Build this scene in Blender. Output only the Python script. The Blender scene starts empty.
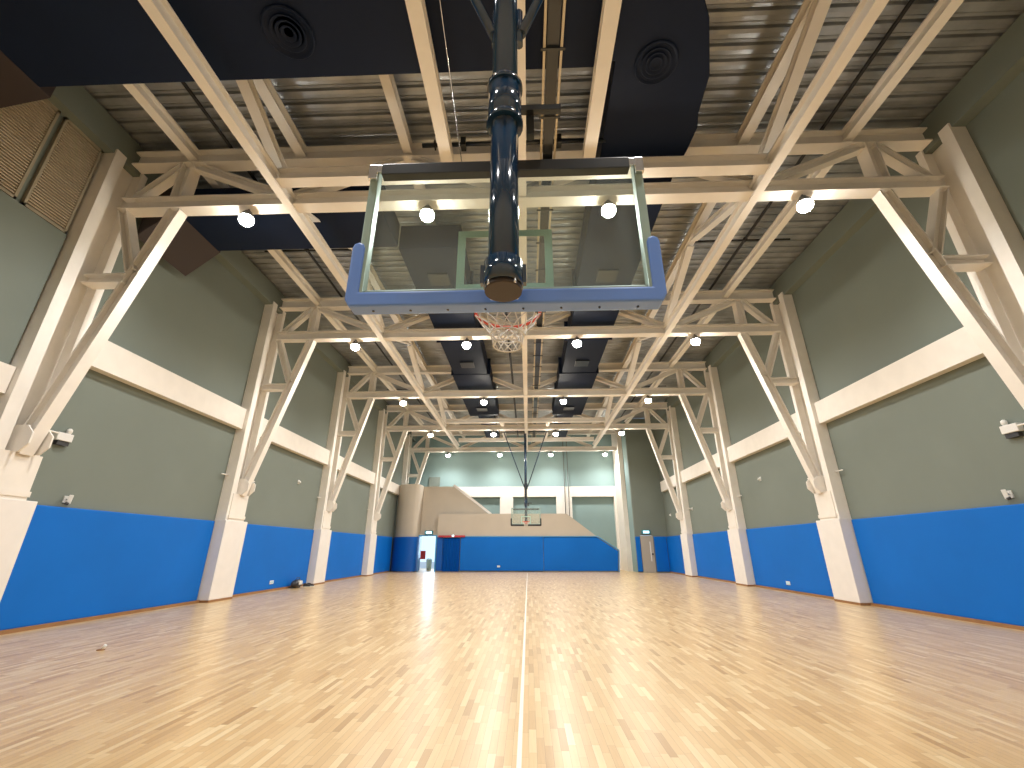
import bpy, bmesh, math, random
from mathutils import Vector, Matrix
random.seed(7)
C = bpy.context.scene.collection
PI = math.pi

# ------------------------------------------------------------------ materials
def mat(name, col, rough=0.6, metal=0.0, var=0.0, vscale=3.0, bump=0.0, bscale=40.0, emit=None, estr=0.0, coat=0.0, spec=0.5):
    m = bpy.data.materials.new(name); m.use_nodes = True
    nt = m.node_tree; b = nt.nodes['Principled BSDF']
    b.inputs['Base Color'].default_value = (*col, 1)
    b.inputs['Roughness'].default_value = rough
    b.inputs['Metallic'].default_value = metal
    b.inputs['Specular IOR Level'].default_value = spec
    b.inputs['Coat Weight'].default_value = coat
    if emit:
        b.inputs['Emission Color'].default_value = (*emit, 1)
        b.inputs['Emission Strength'].default_value = estr
    tc = nt.nodes.new('ShaderNodeTexCoord')
    if var:
        n = nt.nodes.new('ShaderNodeTexNoise'); n.inputs['Scale'].default_value = vscale; n.inputs['Detail'].default_value = 4
        r = nt.nodes.new('ShaderNodeValToRGB')
        r.color_ramp.elements[0].position = .3; r.color_ramp.elements[1].position = .7
        r.color_ramp.elements[0].color = (*[c*(1-var) for c in col], 1)
        r.color_ramp.elements[1].color = (*[min(1, c*(1+var)) for c in col], 1)
        nt.links.new(tc.outputs['Object'], n.inputs['Vector']); nt.links.new(n.outputs['Fac'], r.inputs['Fac'])
        nt.links.new(r.outputs['Color'], b.inputs['Base Color'])
    if bump:
        n2 = nt.nodes.new('ShaderNodeTexNoise'); n2.inputs['Scale'].default_value = bscale
        bp = nt.nodes.new('ShaderNodeBump'); bp.inputs['Strength'].default_value = bump; bp.inputs['Distance'].default_value = .01
        nt.links.new(tc.outputs['Object'], n2.inputs['Vector']); nt.links.new(n2.outputs['Fac'], bp.inputs['Height'])
        nt.links.new(bp.outputs['Normal'], b.inputs['Normal'])
    return m

M = {}
M['steel'] = mat('cream_paint', (.86, .83, .78), .5, var=.03)
M['wallgreen'] = mat('grey_green_wall', (.175, .205, .18), .8, var=.04, vscale=.6, bump=.1)
M['backgreen'] = mat('pale_green_wall', (.23, .33, .33), .75, var=.04, vscale=.6)
M['beige'] = mat('beige_plaster', (.50, .445, .37), .8, var=.04, vscale=.8)
M['white'] = mat('off_white_paint', (.80, .76, .70), .65, var=.03)
M['boxwhite'] = mat('white_padding', (.80, .77, .74), .55, var=.03)
M['blue'] = mat('blue_vinyl', (.002, .14, .56), .5, var=.06, vscale=.5, bump=.15, bscale=2, spec=.2)
M['bluedark'] = mat('glossy_blue_vinyl', (.003, .095, .42), .35, spec=.4)
M['bluetrim'] = mat('light_blue_edge', (.03, .30, .62), .4)
M['skirt'] = mat('brown_skirting', (.30, .15, .06), .5, var=.1)
M['duct'] = mat('dark_duct', (.004, .011, .034), .6, var=.1, vscale=1.0, spec=.2)
M['ductbrown'] = mat('dark_brown_lining', (.03, .02, .02), .6)
M['black'] = mat('black_metal', (.012, .016, .02), .3, coat=.3)
M['pipe'] = mat('black_pipe', (.015, .016, .018), .5)
M['navy'] = mat('gloss_navy_paint', (.008, .032, .07), .12, coat=1.0)
M['cap'] = mat('brown_cap', (.035, .022, .015), .5)
M['padblue'] = mat('cornflower_padding', (.13, .27, .72), .3, coat=.3)
M['padunder'] = mat('pad_underside', (.20, .20, .42), .5)
M['alu'] = mat('pale_green_aluminium', (.34, .46, .42), .3, metal=.3)
M['target'] = mat('pale_green_stripe', (.40, .60, .52), .5)
M['chrome'] = mat('chrome', (.7, .72, .75), .2, metal=1)
M['red'] = mat('orange_red_steel', (.62, .07, .03), .35)
M['net'] = mat('white_cord', (.72, .70, .64), .9)
M['lampbody'] = mat('grey_lamp_body', (.12, .12, .12), .5)
M['lens'] = mat('lamp_lens', (1, 1, 1), .4, emit=(1, .93, .80), estr=140)
M['tray'] = mat('cream_rail', (.62, .54, .40), .5)
M['plastic'] = mat('white_plastic', (.75, .75, .73), .4)
M['darkplastic'] = mat('dark_plastic', (.03, .03, .035), .4)
M['exit'] = mat('lit_sign_face', (.6, .85, .9), .4, emit=(.55, .85, .95), estr=2.5)
M['exitframe'] = mat('teal_sign_frame', (.03, .22, .28), .4)
M['doorgrey'] = mat('beige_door_paint', (.42, .38, .32), .5)
M['line'] = mat('white_line_paint', (.80, .76, .66), .35)
M['crimson'] = mat('crimson', (.45, .03, .05), .5)
M['paleblue'] = mat('pale_blue', (.45, .72, .88), .5)
M['ground'] = mat('outdoor_ground', (.5, .5, .5), .8)
M['louvre'] = mat('cream_louvre', (.50, .42, .31), .6, var=.05)
M['mull'] = mat('louvre_mullion', (.32, .28, .2), .6)

# roof deck metal
M['deck'] = mat('galvanised_deck', (.40, .425, .45), .34, metal=.5, var=.25, vscale=1.4)
# clear glass that lets light through
g = bpy.data.materials.new('backboard_glass'); g.use_nodes = True
nt = g.node_tree; b = nt.nodes['Principled BSDF']; out = nt.nodes['Material Output']
b.inputs['Base Color'].default_value = (.75, .82, .80, 1); b.inputs['Roughness'].default_value = .03
tr = nt.nodes.new('ShaderNodeBsdfTransparent'); tr.inputs['Color'].default_value = (.90, .95, .93, 1)
mx = nt.nodes.new('ShaderNodeMixShader'); mx.inputs[0].default_value = .10
nt.links.new(tr.outputs[0], mx.inputs[1]); nt.links.new(b.outputs[0], mx.inputs[2]); nt.links.new(mx.outputs[0], out.inputs['Surface'])
M['glass'] = g

# maple strip floor: strips run along the hall
def floor_mat():
    m = bpy.data.materials.new('maple_strip_floor'); m.use_nodes = True
    nt = m.node_tree; N = nt.nodes; L = nt.links; b = N['Principled BSDF']
    tc = N.new('ShaderNodeTexCoord'); sp = N.new('ShaderNodeSeparateXYZ'); L.new(tc.outputs['Object'], sp.inputs[0])
    def mth(op, a, bb=None):
        n = N.new('ShaderNodeMath'); n.operation = op
        for i, v in enumerate((a, bb)):
            if v is None: continue
            if isinstance(v, (int, float)): n.inputs[i].default_value = v
            else: L.new(v, n.inputs[i])
        return n.outputs[0]
    W, LEN = .062, .46
    xs = mth('DIVIDE', sp.outputs['X'], W); row = mth('FLOOR', xs); fx = mth('SUBTRACT', xs, row)
    wn = N.new('ShaderNodeTexWhiteNoise'); wn.noise_dimensions = '1D'; L.new(row, wn.inputs['W'])
    ys = mth('ADD', mth('DIVIDE', sp.outputs['Y'], LEN), mth('MULTIPLY', wn.outputs['Value'], 7.31))
    pl = mth('FLOOR', ys); fy = mth('SUBTRACT', ys, pl)
    cb = N.new('ShaderNodeCombineXYZ'); L.new(row, cb.inputs[0]); L.new(pl, cb.inputs[1])
    w2 = N.new('ShaderNodeTexWhiteNoise'); w2.noise_dimensions = '3D'; L.new(cb.outputs[0], w2.inputs['Vector'])
    r = N.new('ShaderNodeValToRGB'); e = r.color_ramp.elements
    e[0].position = 0; e[0].color = (.44, .26, .10, 1)
    e[1].position = 1; e[1].color = (.74, .56, .31, 1)
    for p, c in ((.08, (.55, .35, .155)), (.45, (.61, .40, .18)), (.88, (.67, .475, .24))):
        q = e.new(p); q.color = (*c, 1)
    L.new(w2.outputs['Value'], r.inputs['Fac'])
    mp = N.new('ShaderNodeMapping'); mp.inputs['Scale'].default_value = (30, 1.6, 1)
    L.new(tc.outputs['Object'], mp.inputs['Vector'])
    ns = N.new('ShaderNodeTexNoise'); ns.inputs['Scale'].default_value = 2; ns.inputs['Detail'].default_value = 3; L.new(mp.outputs[0], ns.inputs['Vector'])
    gr = N.new('ShaderNodeMapRange'); gr.inputs['To Min'].default_value = .88; gr.inputs['To Max'].default_value = 1.1; L.new(ns.outputs['Fac'], gr.inputs['Value'])
    gx = mth('MINIMUM', mth('MULTIPLY', fx, W), mth('MULTIPLY', mth('SUBTRACT', 1, fx), W))
    gy = mth('MINIMUM', mth('MULTIPLY', fy, LEN), mth('MULTIPLY', mth('SUBTRACT', 1, fy), LEN))
    gap = mth('LESS_THAN', mth('MINIMUM', gx, gy), .0012)
    dk = mth('MULTIPLY', gr.outputs[0], mth('SUBTRACT', 1, mth('MULTIPLY', gap, .45)))
    vm = N.new('ShaderNodeVectorMath'); vm.operation = 'SCALE'; L.new(r.outputs['Color'], vm.inputs[0]); L.new(dk, vm.inputs['Scale'])
    L.new(vm.outputs[0], b.inputs['Base Color'])
    b.inputs['Roughness'].default_value = .33
    b.inputs['Coat Weight'].default_value = .25; b.inputs['Coat Roughness'].default_value = .22
    return m
M['floor'] = floor_mat()

# ------------------------------------------------------------------ mesh helpers
def V(*a): return Vector(a)
def box(bm, x0, x1, y0, y1, z0, z1):
    vs = [bm.verts.new((x, y, z)) for x in (x0, x1) for y in (y0, y1) for z in (z0, z1)]
    for f in ((0,1,3,2), (4,6,7,5), (0,4,5,1), (2,3,7,6), (0,2,6,4), (1,5,7,3)):
        bm.faces.new([vs[i] for i in f])
def frame_of(a, b, up):
    d = (b-a).normalized(); s = d.cross(up)
    if s.length < 1e-4: s = d.cross(V(1, 0, 0))
    s.normalize(); u = s.cross(d).normalized()
    return d, s, u
def bar(bm, a, b, w, h, up=None, off=(0, 0)):
    """box from a to b, w across (side), h along up; off = shift of the centre (side, up)"""
    a, b = Vector(a), Vector(b); d, s, u = frame_of(a, b, up or V(0, 0, 1))
    c = s*off[0] + u*off[1]; vs = []
    for p in (a, b):
        for i, j in ((-1,-1), (1,-1), (1,1), (-1,1)):
            vs.append(bm.verts.new(p + c + s*(w/2*i) + u*(h/2*j)))
    for f in ((3,2,1,0), (4,5,6,7), (0,1,5,4), (1,2,6,5), (2,3,7,6), (3,0,4,7)):
        bm.faces.new([vs[i] for i in f])
def ibeam(bm, a, b, w, h, up=None, t=.035):
    """I-section: flanges across the side direction, web along up"""
    bar(bm, a, b, w, t, up, (0, h/2-t/2)); bar(bm, a, b, w, t, up, (0, -h/2+t/2)); bar(bm, a, b, t*.8, h-2*t, up)
def cyl(bm, a, b, r, r2=None, seg=16, cap=True):
    a, b = Vector(a), Vector(b); r2 = r if r2 is None else r2
    d, s, u = frame_of(a, b, V(0, 0, 1)); A = []; B = []
    for k in range(seg):
        t = 2*PI*k/seg; v = s*math.cos(t) + u*math.sin(t)
        A.append(bm.verts.new(a+v*r)); B.append(bm.verts.new(b+v*r2))
    for k in range(seg):
        f = bm.faces.new((A[k], A[(k+1) % seg], B[(k+1) % seg], B[k])); f.smooth = True
    if cap: bm.faces.new(A[::-1]); bm.faces.new(B)
def lathe(bm, prof, c=(0, 0, 0), seg=24):
    rings = []
    for r, z in prof:
        rings.append([bm.verts.new((c[0]+r*math.cos(2*PI*k/seg), c[1]+r*math.sin(2*PI*k/seg), c[2]+z)) for k in range(seg)])
    for i in range(len(rings)-1):
        for k in range(seg):
            f = bm.faces.new((rings[i][k], rings[i][(k+1) % seg], rings[i+1][(k+1) % seg], rings[i+1][k])); f.smooth = True
    bm.faces.new(rings[0][::-1]); bm.faces.new(rings[-1])
def tube(bm, pts, r, seg=6, closed=False):
    n = len(pts); pts = [Vector(p) for p in pts]; rings = []
    for i, p in enumerate(pts):
        d = (pts[(i+1) % n]-pts[i-1]) if closed or 0 < i < n-1 else (pts[1]-pts[0] if i == 0 else pts[-1]-pts[-2])
        d.normalize(); ref = V(0, 0, 1) if abs(d.z) < .95 else V(1, 0, 0)
        s = d.cross(ref).normalized(); u = s.cross(d)
        rings.append([bm.verts.new(p + s*(r*math.cos(2*PI*k/seg)) + u*(r*math.sin(2*PI*k/seg))) for k in range(seg)])
    for i in range(n if closed else n-1):
        j = (i+1) % n
        for k in range(seg):
            f = bm.faces.new((rings[i][k], rings[i][(k+1) % seg], rings[j][(k+1) % seg], rings[j][k])); f.smooth = True
    if not closed: bm.faces.new(rings[0][::-1]); bm.faces.new(rings[-1])
def prism(bm, pts, axis, a, b):
    """outline pts (2D) extruded along axis from a to b"""
    def P(p, t): return {'X': (t, p[0], p[1]), 'Y': (p[0], t, p[1]), 'Z': (p[0], p[1], t)}[axis]
    A = [bm.verts.new(P(p, a)) for p in pts]; B = [bm.verts.new(P(p, b)) for p in pts]
    n = len(pts); bm.faces.new(A); bm.faces.new(B[::-1])
    for k in range(n): bm.faces.new((A[k], B[k], B[(k+1) % n], A[(k+1) % n]))

def obj(name, fn, m, parent=None, bevel=0.0, loc=None):
    bm = bmesh.new(); fn(bm); bmesh.ops.recalc_face_normals(bm, faces=bm.faces)
    if bevel: bmesh.ops.bevel(bm, geom=[e for e in bm.edges if len(e.link_faces) == 2 and e.calc_face_angle() > .8], offset=bevel, segments=2, affect='EDGES', profile=.6)
    if loc is not None: bmesh.ops.translate(bm, verts=bm.verts, vec=-Vector(loc))
    me = bpy.data.meshes.new(name); bm.to_mesh(me); bm.free(); me.materials.append(M[m])
    o = bpy.data.objects.new(name, me); C.objects.link(o)
    if parent: o.parent = parent
    elif loc is not None: o.location = loc
    return o
def tag(o, label, cat, group=None, kind=None):
    o['label'] = label; o['category'] = cat
    if group: o['group'] = group
    if kind: o['kind'] = kind
    return o
def thing(name, label, cat, loc=(0, 0, 0), group=None):
    o = bpy.data.objects.new(name, None); C.objects.link(o); o.location = loc; o.empty_display_size = .2
    return tag(o, label, cat, group)
def struct(name, fn, m, **k):
    o = obj(name, fn, m, **k); o['kind'] = 'structure'; return o
def dup(root, loc, label, group=None, skip=()):
    r = root.copy(); C.objects.link(r); r.location = loc; r['label'] = label
    if group: r['group'] = group
    for ch in list(root.children):
        if ch.name in skip: continue
        c = ch.copy(); C.objects.link(c); c.parent = r
        for gch in ch.children:
            d = gch.copy(); C.objects.link(d); d.parent = c
    return r

YS = [1.05 + 6.62*i for i in range(6)]           # frame planes
ORD = ['first', 'nearest', 'second nearest', 'third nearest', 'fourth nearest', 'farthest']
WX = 9.62                                          # wall face
Y0, Y1 = -2.6, 36.0
YR = 32.0                                          # return wall at the far right

# ------------------------------------------------------------------ setting
struct('floor', lambda bm: box(bm, -WX-.3, WX+.3, Y0, 38.5, -.15, 0), 'floor')
def deck(bm):
    p = .30; y = Y0; prof = []
    while y < Y1+.3:
        prof += [(y, 10.86), (y+.03, 10.79), (y+.10, 10.775), (y+.11, 10.79), (y+.19, 10.79), (y+.20, 10.775), (y+.265, 10.79), (y+.28, 10.86)]
        y += p
    A = [bm.verts.new((-WX-.3, q[0], q[1])) for q in prof]; B = [bm.verts.new((WX+.3, q[0], q[1])) for q in prof]
    for k in range(len(prof)-1): bm.faces.new((A[k], B[k], B[k+1], A[k+1]))
    box(bm, -WX-.3, WX+.3, Y0, Y1+.4, 10.9, 11.0)
struct('ceiling', deck, 'deck')
struct('wall_left', lambda bm: (box(bm, -WX-.3, -WX, Y0, Y1+.3, 0, 10.88),), 'wallgreen')
struct('wall_right', lambda bm: (box(bm, WX, WX+.3, Y0, YR+.3, 0, 10.88),), 'wallgreen')
struct('wall_rear', lambda bm: box(bm, -WX, WX, Y0-.3, Y0, 0, 10.88), 'beige')
struct('wall_alcove', lambda bm: (box(bm, 7.45, 7.78, YR, YR+.25, 0, 10.7), box(bm, 8.62, WX, YR, YR+.25, 0, 10.7), box(bm, 7.78, 8.62, YR, YR+.25, 2.36, 10.7)), 'wallgreen')
struct('wall_return', lambda bm: box(bm, 7.45, 7.7, YR+.25, Y1, 0, 10.7), 'backgreen')
# cornices
struct('trim_1', lambda bm: box(bm, -WX, -9.33, Y0, 35.9, 9.98, 10.72), 'wallgreen')
struct('trim_2', lambda bm: box(bm, 9.33, WX, Y0, YR, 9.98, 10.72), 'wallgreen')
# mid-height white wall beams between columns
n = 3
for s, side in ((-1, 'left'), (1, 'right')):
    for i in range(1, 6):
        if s == 1 and i == 5: continue
        a = YS[i-1]+.37; b = YS[i]-.55
        if s == 1 and i == 1: pass
        z0, z1 = (5.2, 5.88)
        if i == 1 and s == -1: z0, z1 = 4.1, 4.62
        struct('trim_%d' % n, lambda bm: box(bm, min(s*WX, s*9.4), max(s*WX, s*9.4), a, b, z0, z1), 'white'); n += 1
struct('trim_%d' % n, lambda bm: box(bm, 9.4, WX, YS[4]+.37, YR-.6, 5.2, 5.88), 'white'); n += 1
# skirting
struct('baseboard_left', lambda bm: box(bm, -9.56, -9.50, Y0, 32.0, 0, .07), 'skirt')
struct('baseboard_right', lambda bm: box(bm, 9.50, 9.56, Y0, YR, 0, .07), 'skirt')

# back wall with white frame and recessed green panels
def backwall(bm):
    box(bm, -WX, 7.5, Y1, Y1+.3, 6.2, 10.88)
    box(bm, -WX, -8.4, Y1+.25, Y1+.45, 0, 6.2); box(bm, -6.3, 7.5, Y1+.25, Y1+.45, 0, 6.2); box(bm, -8.4, -6.3, Y1+.25, Y1+.45, 2.6, 6.2)
struct('wall_back', backwall, 'backgreen')
def backframe(bm):
    box(bm, -WX, 7.5, Y1-.12, Y1+.25, 5.4, 6.2)
    for a, c in ((-5.6, -4.7), (-2.15, -1.1), (2.35, 3.6), (6.95, 7.46)): box(bm, a, c, Y1-.12, Y1+.25, 0, 5.4)
    box(bm, 7.12, 7.448, 33.6, Y1-.13, 0, 10.6)
struct('trim_%d' % n, backframe, 'white'); n += 1

# ------------------------------------------------------------------ stair block at the back
ARC = [(-9.6, 33.0), (-9.35, 32.45), (-8.95, 32.08), (-8.5, 31.9), (-8.1, 31.88), (-7.9, 31.98), (-7.78, 32.2), (-7.74, 32.6)]
_c = [ARC[0]]
for _i in range(len(ARC)-1):
    p0 = Vector(ARC[max(0, _i-1)]); p1 = Vector(ARC[_i]); p2 = Vector(ARC[_i+1]); p3 = Vector(ARC[min(len(ARC)-1, _i+2)])
    for _k in range(1, 6):
        t = _k/5; q = .5*((2*p1)+(p2-p0)*t+(2*p0-5*p1+4*p2-p3)*t*t+(3*p1-p0-3*p2+p3)*t**3); _c.append((q.x, q.y))
ARC = _c + [(-7.74, 33.2)]
def offset_arc(d):
    out = []
    for i, p in enumerate(ARC):
        a = Vector(ARC[max(0, i-1)]); b = Vector(ARC[min(len(ARC)-1, i+1)]); t = (b-a).normalized(); nn = Vector((t.y, -t.x))
        out.append((p[0]+nn.x*d, p[1]+nn.y*d))
    return out
struct('wall_tower', lambda bm: prism(bm, ARC + offset_arc(-.2)[::-1], 'Z', 0, 5.9), 'beige')
struct('wall_upper_stair', lambda bm: (prism(bm, [(-7.76, 2.4), (-6.3, 2.4), (-6.3, 3.8), (-2.7, 3.8), (-5.5, 5.88), (-7.76, 5.88)], 'Y', 33.2, 33.4),
                                        box(bm, -7.76, -6.42, 32.72, 33.2, 2.4, 2.5)), 'beige')
struct('trim_%d' % n, lambda bm: prism(bm, [(-5.52, 5.90), (-5.50, 6.0), (-5.36, 6.0), (-2.6, 3.95), (-2.7, 3.82)], 'Y', 33.15, 33.45), 'boxwhite'); n += 1
struct('wall_lower_stair', lambda bm: (prism(bm, [(-6.42, 0), (6.3, 0), (6.38, 1.36), (4.9, 2.32), (2.85, 3.86), (-6.42, 3.86)], 'Y', 32.72, 32.9),
                                        box(bm, -6.42, -6.3, 32.9, 35.9, 0, 3.8)), 'beige')

# ------------------------------------------------------------------ pads
def pad(label, x0, x1, y0, y1, z0=.06, z1=2.27, m='blue', bev=.025):
    o = obj('wall_pad', lambda bm: box(bm, x0, x1, y0, y1, z0, z1), m, bevel=bev, loc=((x0+x1)/2, (y0+y1)/2, z0))
    return tag(o, label, 'wall pad', 'blue wall pads')
for s, side in ((-1, 'left'), (1, 'right')):
    for i in range(1, 6):
        a = YS[i-1]+.56; b = YS[i]-.62
        if i == 5: b = 32.35 if s < 0 else YR-.14
        if s == 1 and i == 5: continue
        lab = {1: 'blue pad on the %s wall, cut off by the picture edge before the nearest column', 2: 'wide blue pad on the %s wall between the nearest and second columns',
               3: 'blue pad on the %s wall between the second and third columns', 4: 'blue pad on the %s wall between the third and fourth columns',
               5: 'blue pad on the %s wall beyond the fourth column'}[i] % side
        pad(lab, min(s*WX, s*9.54), max(s*WX, s*9.54), a, b)
pad('blue pad on the right wall between the fourth column and the grey exit door', 9.54, WX, YS[4]+.56, YR-.02)
o = obj('wall_pad', lambda bm: prism(bm, offset_arc(.08) + offset_arc(.005)[::-1], 'Z', .05, 2.27), 'bluedark'); tag(o, 'curved blue pad wrapping the foot of the beige stair tower', 'wall pad', 'blue wall pads')
pad('narrow blue pad on the dark wall left of the grey exit door', 7.42, 7.74, YR-.07, YR-.005)
pad('blue pad on the dark wall right of the grey exit door', 8.68, 9.52, YR-.07, YR-.005)
pad('narrow dark blue pad between the bright doorway and the glossy blue curtain', -6.4, -5.98, 32.64, 32.715, m='bluedark')
pad('long blue pad in the middle of the far stair wall', -4.72, 1.12, 32.6, 32.715)
o = obj('wall_pad', lambda bm: prism(bm, [(1.14, .06), (6.22, .06), (6.32, 1.34), (4.88, 2.27), (1.14, 2.27)], 'Y', 32.655, 32.715), 'blue', bevel=.02)
tag(o, 'blue pad with sloping top right corner on the far stair wall', 'wall pad', 'blue wall pads')
o = obj('pad_edge', lambda bm: (bar(bm, (4.95, 32.66, 2.31), (6.40, 32.66, 1.38), .12, .05), bar(bm, (6.38, 32.66, 1.36), (6.28, 32.66, 0), .12, .05, V(1, 0, 0)), bar(bm, (-4.7, 32.66, 2.30), (4.92, 32.66, 2.30), .12, .035)), 'bluetrim')
tag(o, 'light blue edge strip along the top of the far stair pads', 'edge strip')

# curtain with folds between stair pads
def curtain(bm):
    k = 22; F = []; B = []
    for i in range(k+1):
        x = -5.95 + (1.2)*i/k; y = 32.60 + (.05 if i % 2 else -.03) + .01*math.sin(i*1.7)
        F.append((x, y)); B.append((x, y+.02))
    prism(bm, F + B[::-1], 'Z', .03, 2.22)
cu = obj('folding_curtain', curtain, 'bluedark'); tag(cu, 'glossy dark blue folded curtain closing an opening in the far wall', 'curtain')
hb = thing('curtain_rail', 'dark red rail with a small white lamp above the blue curtain', 'rail', (-5.35, 32.6, 2.26))
obj('rail_box', lambda bm: box(bm, -.95, .95, -.1, .02, 0, .12), 'crimson', hb, bevel=.01)
obj('lamp', lambda bm: lathe(bm, [(.03, 0), (.08, .03), (.08, .09), (.02, .13)], (.1, -.16, .02), 12), 'exit', hb)

# doors at the far end
def doorframe(bm):
    box(bm, -7.74, -7.66, 32.62, 32.8, 0, 2.4); box(bm, -6.5, -6.42, 32.62, 32.8, 0, 2.4); box(bm, -7.66, -6.5, 32.62, 32.8, 2.34, 2.4)
struct('door_1', doorframe, 'bluetrim')
d2 = struct('door_2', lambda bm: (box(bm, 7.78, 8.62, YR-.04, YR+.04, 0, 2.34),), 'doorgrey')
obj('glass_strip', lambda bm: box(bm, 8.36, 8.43, YR-.055, YR-.035, .7, 1.95), 'plastic', d2, bevel=.005)
obj('door_handle', lambda bm: (cyl(bm, (8.5, YR-.04, 1.15), (8.5, YR-.1, 1.15), .02), box(bm, 8.44, 8.54, YR-.12, YR-.09, 1.1, 1.2)), 'darkplastic', d2)
for (x, y, lab) in ((-7.0, 32.55, 'lit exit sign above the bright open doorway'), (8.18, YR-.1, 'lit exit sign above the grey door in the dark wall')):
    e = thing('exit_sign', lab, 'exit sign', (x, y, 2.44), 'lit exit signs')
    obj('sign_box', lambda bm: box(bm, -.3, .3, -.05, .06, 0, .26), 'exitframe', e, bevel=.01)
    obj('sign_face', lambda bm: box(bm, -.2, .2, -.06, -.045, .05, .2), 'exit', e)
# outside seen through the doorway
struct('ground', lambda bm: box(bm, -16, 0, 38.5, 60, -.2, -.05), 'ground')
rb = thing('notice_stand', 'crimson notice board on a post outside the bright doorway', 'notice board', (-8.1, 35.5, 0))
obj('board', lambda bm: box(bm, -.22, .3, -.02, .02, .75, 1.35), 'crimson', rb, bevel=.01)
obj('post', lambda bm: (cyl(bm, (-.2, 0, .02), (-.2, 0, 1.35), .02), cyl(bm, (-.2, 0, 0), (-.2, 0, .02), .14)), 'darkplastic', rb)
bb = thing('bin', 'pale blue bin standing outside the bright doorway', 'bin', (-7.38, 35.0, 0))
obj('body', lambda bm: lathe(bm, [(.16, 0), (.21, .65), (.21, .68)], seg=20), 'paleblue', bb)
obj('lid', lambda bm: lathe(bm, [(.225, .68), (.225, .72), (.12, .82), (.03, .84)], seg=20), 'paleblue', bb)
# small landing door on the upper level
struct('door_3', lambda bm: (box(bm, -8.0, -7.1, 35.86, 35.99, 5.4, 7.0),), 'wallgreen')
# two thin pipes up the back wall
for x in (3.05, 3.35):
    o = obj('wall_conduit', lambda bm: cyl(bm, (0, 0, 2.2), (0, 0, 10.4), .028, seg=8), 'lampbody', loc=(0, 0, 0)); o.location = (x, 35.8, 0)
    tag(o, 'thin grey vertical conduit on the back wall, %s of the pair' % ('left' if x < 3.2 else 'right'), 'conduit', 'back wall conduits')

# ------------------------------------------------------------------ steel columns
def make_column(s, i):
    side = 'left' if s < 0 else 'right'
    t = thing('steel_column', '%s cream steel column with white padded foot on the %s wall' % (ORD[i], side), 'column', (s*WX, YS[i]-.01, 0), 'cream steel wall columns')
    def X(bm, a, b, y0, y1, z0, z1):   # a, b = distance out of the wall
        box(bm, *sorted((-s*a, -s*b)), y0, y1, z0, z1)
    obj('base_cover', lambda bm: X(bm, 0, .38, -.55, .55, .06, 2.3), 'boxwhite', t, bevel=.012)
    obj('plinth', lambda bm: X(bm, 0, .385, -.55, .55, 0, .06), 'skirt', t)
    obj('pedestal', lambda bm: (X(bm, .30, .355, -.43, .36, 2.3, 3.12), X(bm, .02, .30, -.20, .33, 2.3, 3.12), X(bm, .30, .375, -.45, .38, 2.36, 2.46)), 'white', t)
    obj('flange', lambda bm: X(bm, 0, .33, -.53, -.28, 2.3, 10.1), 'steel', t)
    obj('flange', lambda bm: X(bm, 0, .33, .16, .32, 3.12, 10.1), 'steel', t)
    obj('web', lambda bm: X(bm, 0, .12, -.28, .16, 3.12, 10.1), 'steel', t)
    def gus(bm):
        c = (-s*.37, 3.36); r = .27
        for y0, y1 in ((-.195, -.165), (.165, .195)):
            prism(bm, [(c[0]+r*math.cos(PI/8+PI/4*k), c[1]+r*math.sin(PI/8+PI/4*k)) for k in range(8)], 'Y', y0, y1)
    obj('gusset_plate', gus, 'steel', t)
    obj('tie_rod', lambda bm: (cyl(bm, (-s*.1, -.85, 3.68), (-s*.1, -.53, 3.68), .018, seg=8), cyl(bm, (-s*.1, .32, 3.68), (-s*.1, .9, 3.68), .018, seg=8)), 'steel', t)
    return t
for i in range(1, 6):
    for s in (-1, 1):
        if i == 5 and s == 1: continue
        make_column(s, i)

# ------------------------------------------------------------------ roof trusses
ZB, ZT = 8.885, 10.27     # chord centres
def make_truss(i, right=True):
    t = thing('roof_truss', '', 'roof truss', (0, YS[i], 0), 'cream steel roof trusses')
    xr = 9.2 if right else 7.42
    obj('bottom_chord', lambda bm: ibeam(bm, (-9.2, 0, ZB), (xr, 0, ZB), .30, .33), 'steel', t)
    obj('top_chord', lambda bm: ibeam(bm, (-9.3, 0, ZT), (xr+.1 if right else 7.42, 0, ZT), .30, .40), 'steel', t)
    tops = [-7.95, -2.65, 2.65, 7.95]; bots = [-9.1, -5.3, 0, 5.3, 9.1]
    if not right: tops = tops[:3]; bots = bots[:4]
    k = 0
    for x in tops:
        for bx in (bots[k], bots[k+1] if k+1 < len(bots) else None):
            if bx is None: continue
            a = V(x+(-.12 if bx < x else .12), 0, ZT-.2); b = V(bx+(.12 if bx < x else -.12), 0, ZB+.165)
            obj('web_diagonal', lambda bm: ibeam(bm, a, b, .2, .2), 'steel', t)
        k += 1
    for s in (-1, 1):
        if s == 1 and not right: continue
        obj('web_post', lambda bm: ibeam(bm, (s*7.93, 0, ZB+.165), (s*7.93, 0, ZT-.2), .3, .26, V(1, 0, 0)), 'steel', t)
        a = V(s*7.88, 0, ZB-.16); b = V(s*9.33, 0, 3.12)
        d = (b-a).normalized()
        obj('knee_brace', lambda bm: ibeam(bm, a, b, .24, .27, V(-s, 0, 0)), 'steel', t)
        q = a + d*((ZB-.165-6.85)/-d.z) if d.z else a
        q = a + d*((a.z-7.0)/(-d.z))
        obj('brace_strut', lambda bm: ibeam(bm, (s*9.12, 0, 8.72), q + V(s*.08, 0, .05), .24, .20, V(1, 0, 0)), 'steel', t)
        q2 = a + d*((a.z-6.86)/(-d.z))
        obj('cross_tie', lambda bm: ibeam(bm, (s*9.36, 0, 6.86), q2 + V(s*.1, 0, 0), .28, .22), 'steel', t)
    return t
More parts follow.
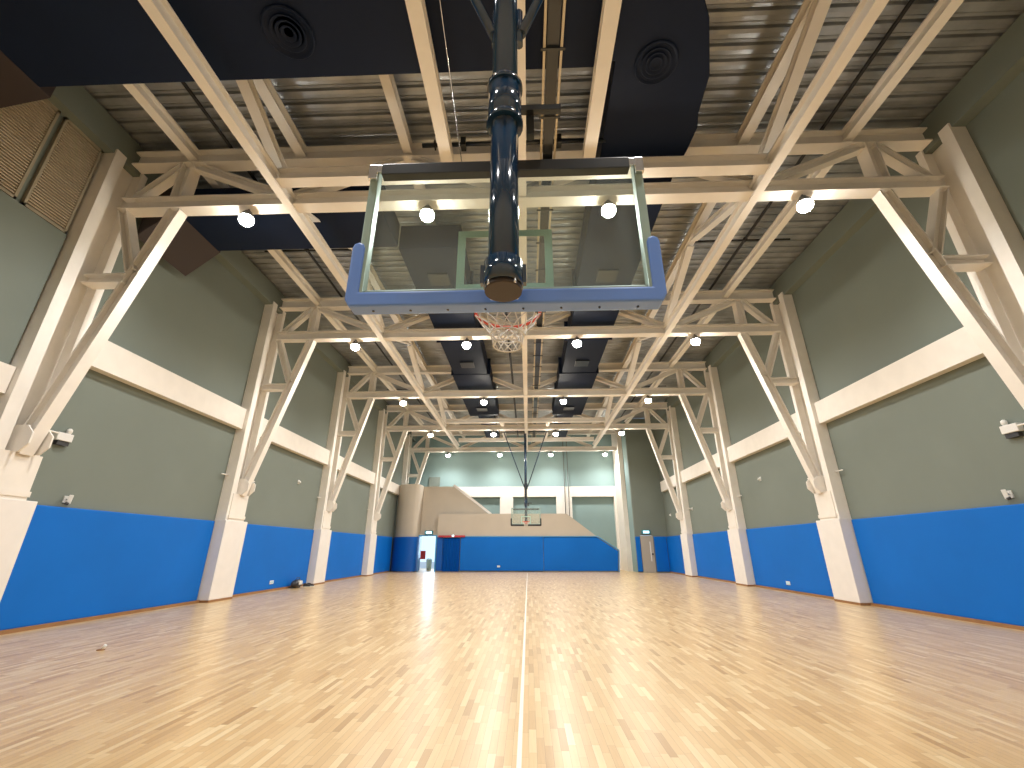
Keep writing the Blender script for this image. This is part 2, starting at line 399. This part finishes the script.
TL = ['', 'cream steel roof truss just beyond the near backboard, nearest in view', 'second roof truss from the front, its lamps seen just below the near hoop',
      'third roof truss from the front, between the second and fourth', 'fourth roof truss from the front, holding the far hoop beams', 'farthest roof truss, right in front of the pale back wall']
base = make_truss(1); base['label'] = TL[1]
for i in (2, 3, 4):
    dup(base, (0, YS[i], 0), TL[i])
last = make_truss(5, right=False); last['label'] = TL[5]

# longitudinal girders at x = +-5.3 with diagonals
for s, side in ((-1, 'left'), (1, 'right')):
    gx = -5.22 if s < 0 else 5.15
    t = thing('braced_girder', 'long cream girder with diagonal bracing running down the %s side of the roof' % side, 'girder', (gx, 0, 0), 'braced roof girders')
    obj('lower_beam', lambda bm: ibeam(bm, (0, -2.5, ZB-.06), (0, 32.9, ZB-.06), .19, .32), 'steel', t)
    obj('upper_beam', lambda bm: ibeam(bm, (0, -2.5, ZT+.06), (0, 35.9, ZT+.06), .24, .26), 'steel', t)
    for i in range(1, 5):
        for dd in (-1, 1):
            a = (0, YS[i]+dd*.25, ZB+.16); b = (0, YS[i]+dd*3.15, ZT-.08)
            obj('diagonal_brace', lambda bm: ibeam(bm, a, b, .22, .2), 'steel', t)
for x, lab in ((-7.85, 'cream roof purlin along the outer left side of the roof'), (-2.65, 'cream roof purlin above the left duct'), (2.65, 'cream roof purlin above the right duct'), (7.5, 'cream roof purlin along the outer right side of the roof')):
    o = obj('purlin', lambda bm: ibeam(bm, (0, -2.5, ZT+.05), (0, 31.9, ZT+.05), .21, .28), 'steel'); o.location = (x, 0, 0)
    tag(o, lab, 'purlin', 'cream roof purlins')
o = obj('centre_beam', lambda bm: ibeam(bm, (0, -2.5, ZB+.0), (0, 33.9, ZB+.0), .20, .24), 'steel'); o.location = (.03, 0, 0)
tag(o, 'narrow cream centre beam running the whole length of the hall', 'beam')
for x in (-1.5, 1.42):
    sd = 'left' if x < 0 else 'right'
    o = obj('hoop_support_beam', lambda bm: ibeam(bm, (0, -2.4, 0), (0, 6.75, 0), .24, .26), 'steel'); o.location = (x, 0, 9.05)
    tag(o, 'cream support beam above the near backboard, %s of its black post' % sd, 'beam', 'beams holding the near hoop')
    o = obj('hoop_support_beam', lambda bm: ibeam(bm, (0, 26.2, 0), (0, 30.8, 0), .22, .26), 'steel'); o.location = (x, 0, 9.05)
    tag(o, 'short cream support beam over the far hoop, %s of its post' % sd, 'beam', 'beams holding the far hoop')
o = obj('cross_beam', lambda bm: ibeam(bm, (-5.15, 0, 0), (5.15, 0, 0), .26, .30), 'steel'); o.location = (0, 6.95, ZB)
tag(o, 'cream cross beam between the girders in front of the nearest truss', 'beam')
o = obj('cross_beam', lambda bm: ibeam(bm, (-4.9, 0, 0), (4.9, 0, 0), .24, .26), 'steel'); o.location = (0, 25.9, ZB)
tag(o, 'cream cross beam between the girders before the fourth truss', 'beam')
o = obj('cross_beam', lambda bm: ibeam(bm, (-4.9, 0, 0), (4.9, 0, 0), .24, .26), 'steel'); o.location = (0, 30.9, ZB)
tag(o, 'cream cross beam between the girders above the far hoop', 'beam')

# ------------------------------------------------------------------ ducts
def diffuser(parent, x, y, z, r=.42):
    d = obj('round_diffuser', lambda bm: lathe(bm, [(r*1.0, .12), (r*1.02, .02), (r*.97, 0), (r*.9, .03), (r*.8, .045)], (x, y, z), 32), 'duct', parent)
    for k, rr in enumerate((.72, .52, .32)):
        obj('cone_ring', lambda bm: lathe(bm, [(r*(rr-.10), .05), (r*rr, .01), (r*(rr-.03), .005), (r*(rr-.14), .045)], (x, y, z), 28), 'duct', d)
def main_duct(s, lab):
    t = thing('air_duct', lab, 'duct', (s*2.55, 0, 9.2), 'main roof ducts')
    def body(bm):
        box(bm, -.85, .85, 7.15 if s > 0 else 9.75, 12.0, 0, .78)
        box(bm, -.80, .80, 12.0, 19.0, 0, .75)
        box(bm, -.90, .90, 19.0, 25.9, 0, .72)
        box(bm, -.5, .5, 25.9, 33.2, .25, .72)
    obj('duct_body', body, 'duct', t, bevel=.02)
    for y in (12.0, 15.5, 19.0, 22.4):
        obj('flange_joint', lambda bm: box(bm, -.93, .93, y-.03, y+.03, -.03, .8), 'duct', t)
    for y in (11.2, 17.8, 24.4):
        obj('outlet_box', lambda bm: box(bm, -.3, .3, y-.3, y+.3, -.06, 0), 'black', t, bevel=.01)
    return t
md = main_duct(-1, 'dark air duct running down the hall left of the centre beam')
md2 = main_duct(1, 'dark air duct running down the hall right of the centre beam')
obj('duct_elbow', lambda bm: prism(bm, [(-1.0, 2.6), (.2, 2.6), (.22, 4.05), (.45, 4.4), (.80, 5.3), (.86, 6.0), (.95, 6.3), (.92, 6.85), (.86, 7.2), (-.85, 7.2), (-.9, 5.0), (-1.0, 5.0)], 'Z', -.015, .85), 'duct', md2, bevel=.02)
diffuser(md2, -.2, 5.05, -.05, .36)
t = thing('cross_duct', 'wide dark cross duct filling the top left above the backboard, with a round diffuser', 'duct', (0, 0, 9.2))
obj('duct_body', lambda bm: box(bm, -8.6, 1.54, 2.6, 5.1, 0, .85), 'duct', t, bevel=.02)
obj('duct_elbow', lambda bm: prism(bm, [(-9.56, -.25), (-8.6, 0), (-8.6, .85), (-9.56, .85)], 'Y', 2.6, 5.3), 'ductbrown', t, bevel=.02)
diffuser(t, -3.66, 4.38, -.05, .39)
t = thing('cross_duct', 'dark cross duct from the left wall just beyond the nearest truss', 'duct', (0, 0, 9.25))
obj('duct_body', lambda bm: box(bm, -8.5, -3.42, 8.25, 9.75, 0, .75), 'duct', t, bevel=.02)
obj('duct_elbow', lambda bm: prism(bm, [(-9.3, -.75), (-8.5, .02), (-8.5, .74), (-9.3, .74)], 'Y', 8.2, 9.85), 'ductbrown', t, bevel=.02)

# ------------------------------------------------------------------ sprinkler pipes, cable tray, conduits
for s, side in ((-1, 'left'), (1, 'right')):
    t = thing('sprinkler_pipe', 'thin black sprinkler pipe with short cross branches near the %s eave' % side, 'pipe', (s*7.05, 0, 10.62), 'sprinkler pipes')
    obj('main_pipe', lambda bm: cyl(bm, (0, -2, 0), (0, 32, 0), .04, seg=8), 'pipe', t)
    for y in (4.9, 8.2, 11.5, 14.8, 18.1, 21.4, 24.7, 28.0):
        obj('branch_pipe', lambda bm: (cyl(bm, (-s*1.6, y, -.02), (s*1.4, y, -.02), .028, seg=8), cyl(bm, (0, y-.06, 0), (0, y+.06, 0), .065, seg=8), cyl(bm, (-s*1.6, y, -.1), (-s*1.6, y, .02), .03, seg=8)), 'pipe', t)
t = thing('cable_tray', 'narrow cable tray with cream rails running right of the centre beam', 'cable tray', (.58, 0, 9.11))
for x in (-.14, .14): obj('side_rail', lambda bm: box(bm, x-.02, x+.02, -2, 33, -.03, .05), 'tray', t)
obj('cable_bundle', lambda bm: box(bm, -.1, .1, -2, 33, 0, .04), 'black', t)
for k in range(26): obj('rung', lambda bm: box(bm, -.2, .2, 1.1+1.2*k-.02, 1.1+1.2*k+.02, -.05, -.03), 'black', t)
o = obj('roof_conduit', lambda bm: cyl(bm, (0, 7.9, 0), (0, 33, 0), .05, seg=8), 'pipe'); o.location = (-.62, 0, 9.5); tag(o, 'black conduit running left of the centre beam', 'conduit')

# ------------------------------------------------------------------ lamps
def make_lamp():
    t = thing('high_bay_lamp', '', 'lamp', (0, 0, 0), 'lit high bay lamps under the trusses')
    obj('housing', lambda bm: lathe(bm, [(.05, .17), (.075, .165), (.085, .12), (.13, .08), (.155, .02), (.16, 0), (.145, -.005)], seg=24), 'lampbody', t)
    obj('lens', lambda bm: lathe(bm, [(.145, .0), (.155, -.05), (.15, -.10), (.12, -.15), (.07, -.175), (.01, -.18)], seg=24), 'lens', t)
    obj('hook', lambda bm: cyl(bm, (0, 0, .16), (0, 0, .23), .025, seg=8), 'lampbody', t)
    return t
LP = make_lamp(); first = True
XL = [-6.22, -2.09, 1.94, 6.18]
POS = ['far left', 'left of centre', 'right of centre', 'far right']
LAMPE = 545
for i in range(0, 6):
    for k, x in enumerate(XL):
        if i:
            lab = 'lit round lamp %s under the %s roof truss' % (POS[k], ORD[i])
            if first: LP.location = (x, YS[i], 8.49); LP['label'] = lab; first = False
            else: dup(LP, (x, YS[i], 8.49), lab)
        l = bpy.data.lights.new('high_bay_light', 'SPOT'); l.energy = LAMPE; l.color = (1, .975, .945)
        l.shadow_soft_size = .14; l.spot_size = math.radians(165); l.spot_blend = .75
        lo = bpy.data.objects.new('high_bay_light', l); lo.location = (x, YS[i], 8.22); C.objects.link(lo)

# ------------------------------------------------------------------ basketball hoops
def make_hoop(Y, flip, lab, detail=True):
    # flip=-1: board is seen from behind (rim beyond);  +1: rim towards the camera
    t = thing('basketball_hoop', lab, 'basketball hoop', (-.05, Y, 0), 'ceiling hung basketball hoops')
    f = -flip       # direction of the rim along y
    W, Z0, Z1 = .92, 2.91, 3.91
    def P(bm, x0, x1, y0, y1, z0, z1): box(bm, x0, x1, *sorted((f*y0, f*y1)), z0, z1)
    obj('glass_panel', lambda bm: P(bm, -W+.02, W-.02, .0, .012, Z0+.02, Z1-.01), 'glass', t)
    fr = obj('board_frame', lambda bm: (P(bm, -W, -W+.055, -.05, .02, Z0, Z1), P(bm, W-.055, W, -.05, .02, Z0, Z1), P(bm, -W, W, -.03, .02, Z0, Z0+.03)), 'alu', t, bevel=.006)
    def brk(sx):
        return lambda bm: (P(bm, *sorted((sx*(W-.14), sx*W)), -.075, -.052, Z1-.06, Z1), P(bm, *sorted((sx*(W-.05), sx*(W+.005))), -.08, -.05, Z1-.12, Z1))
    for sx in (-1, 1): obj('corner_bracket', brk(sx), 'chrome', fr, bevel=.004)
    obj('top_rail', lambda bm: P(bm, -.82, .82, -.12, -.055, Z1-.13, Z1-.04), 'black', t, bevel=.006)
    def tgt(bm):
        a, b, w = .305, .035, .05
        for x0, x1, z0, z1 in ((-a, a, 0, w), (-a, a, .46-w, .46), (-a, -a+w, w, .46-w), (a-w, a, w, .46-w)):
            P(bm, x0, x1, .0125, .0145, Z0+b+z0, Z0+b+z1)
    obj('target_square', tgt, 'target', t)
    # padding: U shape with rounded upper ends
    def padm(bm):
        o_, i_ = W+.045, W-.035
        prof = [(-o_+.03, Z0-.10), (o_-.03, Z0-.10), (o_, Z0-.05), (o_, Z0+.33)] + [(W+.005+.04*math.cos(q), Z0+.33+.04*math.sin(q)) for q in (PI/4, PI/2, 3*PI/4)]
        prof += [(i_, Z0+.33), (i_, Z0+.0), (-i_, Z0+.0), (-i_, Z0+.33)]
        prof += [(-W-.005+.04*math.cos(q), Z0+.33+.04*math.sin(q)) for q in (PI/4, PI/2, 3*PI/4)] + [(-o_, Z0+.33), (-o_, Z0-.05)]
        prism(bm, prof, 'Y', *sorted((f*-.06, f*.05)))
    pd = obj('edge_padding', padm, 'padblue' if detail else 'pipe', t, bevel=.012)
    if detail:
        obj('screw', lambda bm: [cyl(bm, (-.8+.228*k, 0, Z0-.104), (-.8+.229*k, 0, Z0-.099), .008, seg=8) for k in range(8)], 'black', pd)
    # rim
    yc = .13+.3*1.0; R = .232; zr = 3.04
    rim = obj('rim', lambda bm: (tube(bm, [(R*math.cos(2*PI*k/40), f*yc+R*math.sin(2*PI*k/40), zr) for k in range(40)], .011, 8, True),
              P(bm, -.09, .09, .02, .09, zr-.12, zr+.01), P(bm, -.08, .08, .08, yc-R+.02, zr-.012, zr)), 'red', t)
    obj('rim_hook', lambda bm: [tube(bm, [((R-.0)*math.cos(a), f*yc+R*math.sin(a), zr-.01), ((R+.004)*math.cos(a), f*yc+(R+.004)*math.sin(a), zr-.03), ((R-.012)*math.cos(a), f*yc+(R-.012)*math.sin(a), zr-.03)], .004, 5) for a in [2*PI*k/12 for k in range(12)]], 'red', rim)
    def net(bm):
        lv = [(R, zr-.02), (.19, zr-.08), (.148, zr-.135), (.118, zr-.185), (.105, zr-.23), (.10, zr-.27)]
        nn = 12
        for dirn in (1, -1):
            for k in range(nn):
                pts = []
                for j, (r, z) in enumerate(lv):
                    a = 2*PI*(k + dirn*.5*j)/nn
                    pts.append((r*math.cos(a), f*yc+r*math.sin(a), z + .008*math.sin(k*3+j)))
                tube(bm, pts, .0042, 5)
        tube(bm, [(.10*math.cos(2*PI*k/24), f*yc+.10*math.sin(2*PI*k/24), zr-.27) for k in range(24)], .005, 5, True)
        tube(bm, [(.118*math.cos(2*PI*k/24), f*yc+.118*math.sin(2*PI*k/24), zr-.19) for k in range(24)], .006, 5, True)
    obj('net', net, 'net', t)
    # post
    py = -.21*f
    po = obj('post', lambda bm: (cyl(bm, (.005, py, 2.80), (.005, py, 4.1), .09, seg=24), cyl(bm, (.005, py, 4.05), (.005, py, 8.9), .088, seg=24)), 'navy', t)
    obj('collar', lambda bm: (cyl(bm, (.005, py, 4.08), (.005, py, 4.42), .112, seg=24), cyl(bm, (.005, py, 4.06), (.005, py, 4.10), .122, seg=24), cyl(bm, (.005, py, 4.40), (.005, py, 4.44), .122, seg=24)), 'navy', t)
    cl = obj('end_clamp', lambda bm: (cyl(bm, (.005, py, 2.82), (.005, py, 2.98), .112, seg=24), box(bm, -.125, -.10, py-.02, py+.02, 2.84, 2.96), box(bm, .11, .135, py-.02, py+.02, 2.84, 2.96)), 'navy', t)
    obj('end_cap', lambda bm: cyl(bm, (.005, py, 2.79), (.005, py, 2.82), .104, seg=24), 'cap', cl)
    for a in (.8, 2.3, 3.9, 5.4): obj('bolt', lambda bm: cyl(bm, (.005+.105*math.cos(a), py+.105*math.sin(a), 2.795), (.005+.105*math.cos(a), py+.105*math.sin(a), 2.825), .009, seg=8), 'chrome', cl)
    obj('mount_arm', lambda bm: (P(bm, -.10, .06, -.13, -.06, 3.0, 3.9) if False else P(bm, -.08, .04, -.14, -.04, Z1-.08, Z1-.02)), 'black', t)
    obj('hinge_arm', lambda bm: (box(bm, .09, .38, py-.02, py+.02, 4.19, 4.235), box(bm, .15, .20, py+.02*f, py+.07*f, 4.02, 4.19)), 'black', t)
    zj = 5.2 if not detail else 5.0
    for sx in (-1, 1):
        obj('v_brace', lambda bm: (cyl(bm, (.02+sx*.10, py, zj), (sx*1.44, py-f*.0, 8.9), .035, seg=12), cyl(bm, (.02+sx*.085, py, zj-.12), (.02+sx*.085, py, zj+.25), .03, seg=10)), 'navy', t)
    obj('hinge_shaft', lambda bm: (cyl(bm, (-1.6, py, 8.9), (1.6, py, 8.9), .05, seg=12),), 'black', t)
    if detail: obj('hoist_cable', lambda bm: cyl(bm, (-1.0, py, 8.9), (-1.15, 4.55, 8.9), .009, seg=6), 'chrome', t)
    return t
make_hoop(2.29, -1, 'large basketball hoop seen from behind, hanging overhead in the foreground')
make_hoop(28.5, 1, 'small distant basketball hoop hanging near the far wall', detail=False)
t = thing('pivot_shaft', 'black horizontal shaft between the support beams behind the near post', 'shaft', (0, 6.55, 9.0))
obj('shaft', lambda bm: cyl(bm, (-2.0, 0, 0.22), (1.75, 0, 0.22), .045, seg=12), 'black', t)
obj('bearing', lambda bm: (box(bm, -1.2, -1.1, -.08, .08, .12, .34), box(bm, .75, .85, -.08, .08, .12, .34), box(bm, -1.75, -1.72, -.07, .07, .15, .29)), 'black', t)


# ------------------------------------------------------------------ louvres on the near left wall
for (a, b, lab) in ((3.4, 6.12, 'cream ventilation louvre high on the left wall, farther from the column'), (6.24, 7.08, 'narrow cream ventilation louvre high on the left wall beside the nearest column')):
    t = thing('ventilation_louvre', lab, 'louvre', (-WX, a, 7.65), 'wall louvres')
    obj('frame', lambda bm: (box(bm, 0, .07, 0, b-a, 0, .06), box(bm, 0, .07, 0, b-a, 2.27, 2.33), box(bm, 0, .07, 0, .05, 0, 2.33), box(bm, 0, .07, b-a-.05, b-a, 0, 2.33)), 'mull', t)
    obj('slats', lambda bm: [prism(bm, [(.005, .05+.062*k), (.055, .04+.062*k), (.055, .065+.062*k), (.005, .10+.062*k)], 'Y', .04, b-a-.04) for k in range(36)], 'louvre', t)
o = obj('acoustic_panel', lambda bm: box(bm, 0, .08, 0, 4.2, 0, 3.0), 'wallgreen', loc=(0, 0, 0), bevel=.01); o.location = (-WX+.005, 2.9, 4.63)
tag(o, 'flat grey green panel under the louvres at the left picture edge', 'wall panel')

# ------------------------------------------------------------------ small fittings
def cctv(x, y, z, lab):
    s = 1 if x < 0 else -1
    t = thing('security_camera', lab, 'camera', (x, y, z), 'small wall cameras')
    obj('mount', lambda bm: (box(bm, *sorted((0, s*.02)), -.05, .05, -.02, .12), cyl(bm, (s*.02, 0, .05), (s*.12, 0, .05), .018, seg=8)), 'plastic', t)
    obj('body', lambda bm: bar(bm, (s*.09, 0, -.04), (s*.10, .01, .14), .07, .07), 'plastic', t, bevel=.01)
    obj('lens', lambda bm: cyl(bm, (s*.095, -.045, -.06), (s*.105, -.03, -.015), .035, seg=12), 'darkplastic', t)
cctv(-WX, 9.05, 2.38, 'small white camera just above the wide left blue pad')
cctv(WX, 9.15, 2.42, 'small white camera above the right blue pad near the picture edge')
def elight(x, y, z, lab):
    s = 1 if x < 0 else -1
    t = thing('emergency_light', lab, 'emergency light', (x, y, z), 'emergency lights')
    obj('housing', lambda bm: box(bm, *sorted((0, s*.12)), -.16, .16, -.1, .06), 'plastic', t, bevel=.012)
    obj('lamp_head', lambda bm: lathe(bm, [(.03, 0), (.05, .04), (.05, .09), (.02, .12)], (s*.07, .08, .06), 12), 'plastic', t)
    obj('battery_box', lambda bm: box(bm, *sorted((0, s*.09)), -.1, .14, -.19, -.1), 'darkplastic', t)
elight(-WX, 8.5, 3.65, 'white emergency light on the left wall beside the nearest column')
elight(WX, 8.6, 3.68, 'white emergency light on the right wall at the picture edge')
for (x, y, z, where) in ((-WX, 18.35, 4.12, 'left wall between second and third columns'), (WX, 18.38, 4.15, 'right wall between second and third columns'), (WX, 26.5, 3.65, 'right wall just before the fourth column'), (WX, 30.6, 3.6, 'far right wall beyond the fourth column')):
    s = 1 if x < 0 else -1
    t = thing('wall_sensor', 'small white sensor on the ' + where, 'sensor', (x, y, z), 'small white wall sensors')
    obj('back_plate', lambda bm: box(bm, *sorted((0, s*.02)), -.06, .06, -.08, .08), 'plastic', t)
    obj('dome', lambda bm: lathe(bm, [(.055, 0), (.05, .05), (.02, .08)], (s*.06, 0, -.04), 12), 'plastic', t)
for (x, y, z, where) in ((-9.54, 17.5, .3, 'left blue pad between second and third columns'), (9.54, 17.75, .3, 'right blue pad between second and third columns'), (9.54, 28.3, .3, 'right blue pad beyond the fourth column'), (-2.0, 32.6, .35, 'long blue pad of the far stair wall')):
    if abs(x) > 5:
        s = 1 if x < 0 else -1
        t = thing('floor_socket', 'small pale socket low in the ' + where, 'socket', (x, y, z), 'pale sockets in the pads')
        obj('plate', lambda bm: box(bm, *sorted((0, s*.012)), -.13, .13, -.06, .06), 'plastic', t, bevel=.003)
        obj('outlet', lambda bm: (box(bm, *sorted((s*.012, s*.02)), -.09, -.02, -.035, .035), box(bm, *sorted((s*.012, s*.02)), .02, .09, -.035, .035)), 'paleblue', t)
    else:
        t = thing('floor_socket', 'small pale socket low in the ' + where, 'socket', (x, y, z), 'pale sockets in the pads')
        obj('plate', lambda bm: box(bm, -.1, .1, -.012, 0, -.06, .06), 'plastic', t, bevel=.003)
        obj('outlet', lambda bm: box(bm, -.04, .04, -.02, -.012, -.035, .035), 'paleblue', t)

# floor anchor cap, bag and shoes
t = thing('floor_plate', 'small round cover plate lying on the floor at lower left', 'floor plate', (-6.53, 7.49, 0))
obj('plate', lambda bm: lathe(bm, [(.055, 0), (.05, .012), (.02, .016)], seg=16), 'skirt', t)
obj('raised_cap', lambda bm: (cyl(bm, (.02, 0, .014), (.05, .01, .07), .022, seg=12),), 'plastic', t)
t = thing('sports_bag', 'small black and white bag against the pad before the third left column', 'bag', (-9.28, 18.95, 0))
def bag(bm):
    bmesh.ops.create_icosphere(bm, subdivisions=3, radius=1)
    for v in bm.verts:
        c = v.co; k = 1+.06*math.sin(5*c.x+3*c.y)
        c.x = c.x*.17*k; c.y = c.y*.34*k; c.z = max(0, .15+c.z*.17*k)
    for fc in bm.faces: fc.smooth = True
obj('body', bag, 'darkplastic', t)
obj('panel', lambda bm: (box(bm, .10, .18, -.15, .12, .12, .27),), 'plastic', t, bevel=.03)
obj('strap', lambda bm: tube(bm, [(0, -.2, .27), (.03, -.12, .38), (.03, .1, .38), (0, .2, .27)], .012, 6), 'darkplastic', t)
def shoe(x, y, rz, lab):
    t = thing('shoe', lab, 'shoe', (x, y, 0), 'dark shoes by the third left column'); t.rotation_euler.z = rz
    prof = [(-.13, .0), (.14, 0), (.16, .03), (.12, .06), (.03, .085), (-.02, .12), (-.12, .13), (-.14, .05)]
    obj('upper', lambda bm: prism(bm, [(p[0], p[1]+.02) for p in prof], 'Y', -.045, .045), 'darkplastic', t, bevel=.015)
    obj('sole', lambda bm: prism(bm, [(-.145, -.045), (.10, -.05), (.165, -.03), (.175, .02), (.12, .05), (-.145, .045)], 'Z', 0, .022), 'plastic', t)
shoe(-9.08, 19.4, .4, 'dark shoe next to the bag by the third left column')
shoe(-9.05, 19.65, .9, 'dark shoe nearest the third left column foot')

# court line
o = obj('court_line', lambda bm: box(bm, -.018, .018, -2.5, 31.0, 0.0005, .002), 'line'); o.location = (-.01, 0, 0)
o['kind'] = 'structure'; o.name = 'trim_%d' % n; n += 1

# ------------------------------------------------------------------ light from outside
w = bpy.data.worlds.new('sky'); bpy.context.scene.world = w; w.use_nodes = True
w.node_tree.nodes['Background'].inputs['Color'].default_value = (.62, .80, 1, 1)
w.node_tree.nodes['Background'].inputs['Strength'].default_value = 1.4
al = bpy.data.lights.new('doorway_daylight', 'AREA'); al.energy = 130; al.color = (.6, .8, 1); al.shape = 'RECTANGLE'; al.size = 1.6; al.size_y = 2.2
ao = bpy.data.objects.new('doorway_daylight', al); ao.location = (-7.35, 37.4, 1.9); ao.rotation_euler = (math.radians(-80), 0, 0); C.objects.link(ao)

# ------------------------------------------------------------------ camera
cam = bpy.data.cameras.new('camera'); co = bpy.data.objects.new('camera', cam); C.objects.link(co)
f = 434.6; cam.sensor_fit = 'HORIZONTAL'; cam.sensor_width = 36; cam.lens = f/1024*36; cam.clip_start = .05; cam.clip_end = 200
co.location = (.077, 0, 1.45)
co.rotation_euler = (PI/2+.3636, 0, .0352)
sc = bpy.context.scene; sc.camera = co
sc.view_settings.view_transform = 'Standard'; sc.view_settings.look = 'None'; sc.view_settings.exposure = 0; sc.view_settings.gamma = 1; sc.view_settings.use_curve_mapping = False
sc.cycles.use_denoising = True
sc.cycles.max_bounces = 8; sc.cycles.diffuse_bounces = 5; sc.cycles.glossy_bounces = 3; sc.cycles.transparent_max_bounces = 8
sc.cycles.caustics_reflective = False; sc.cycles.caustics_refractive = False
sc.cycles.sample_clamp_indirect = 6
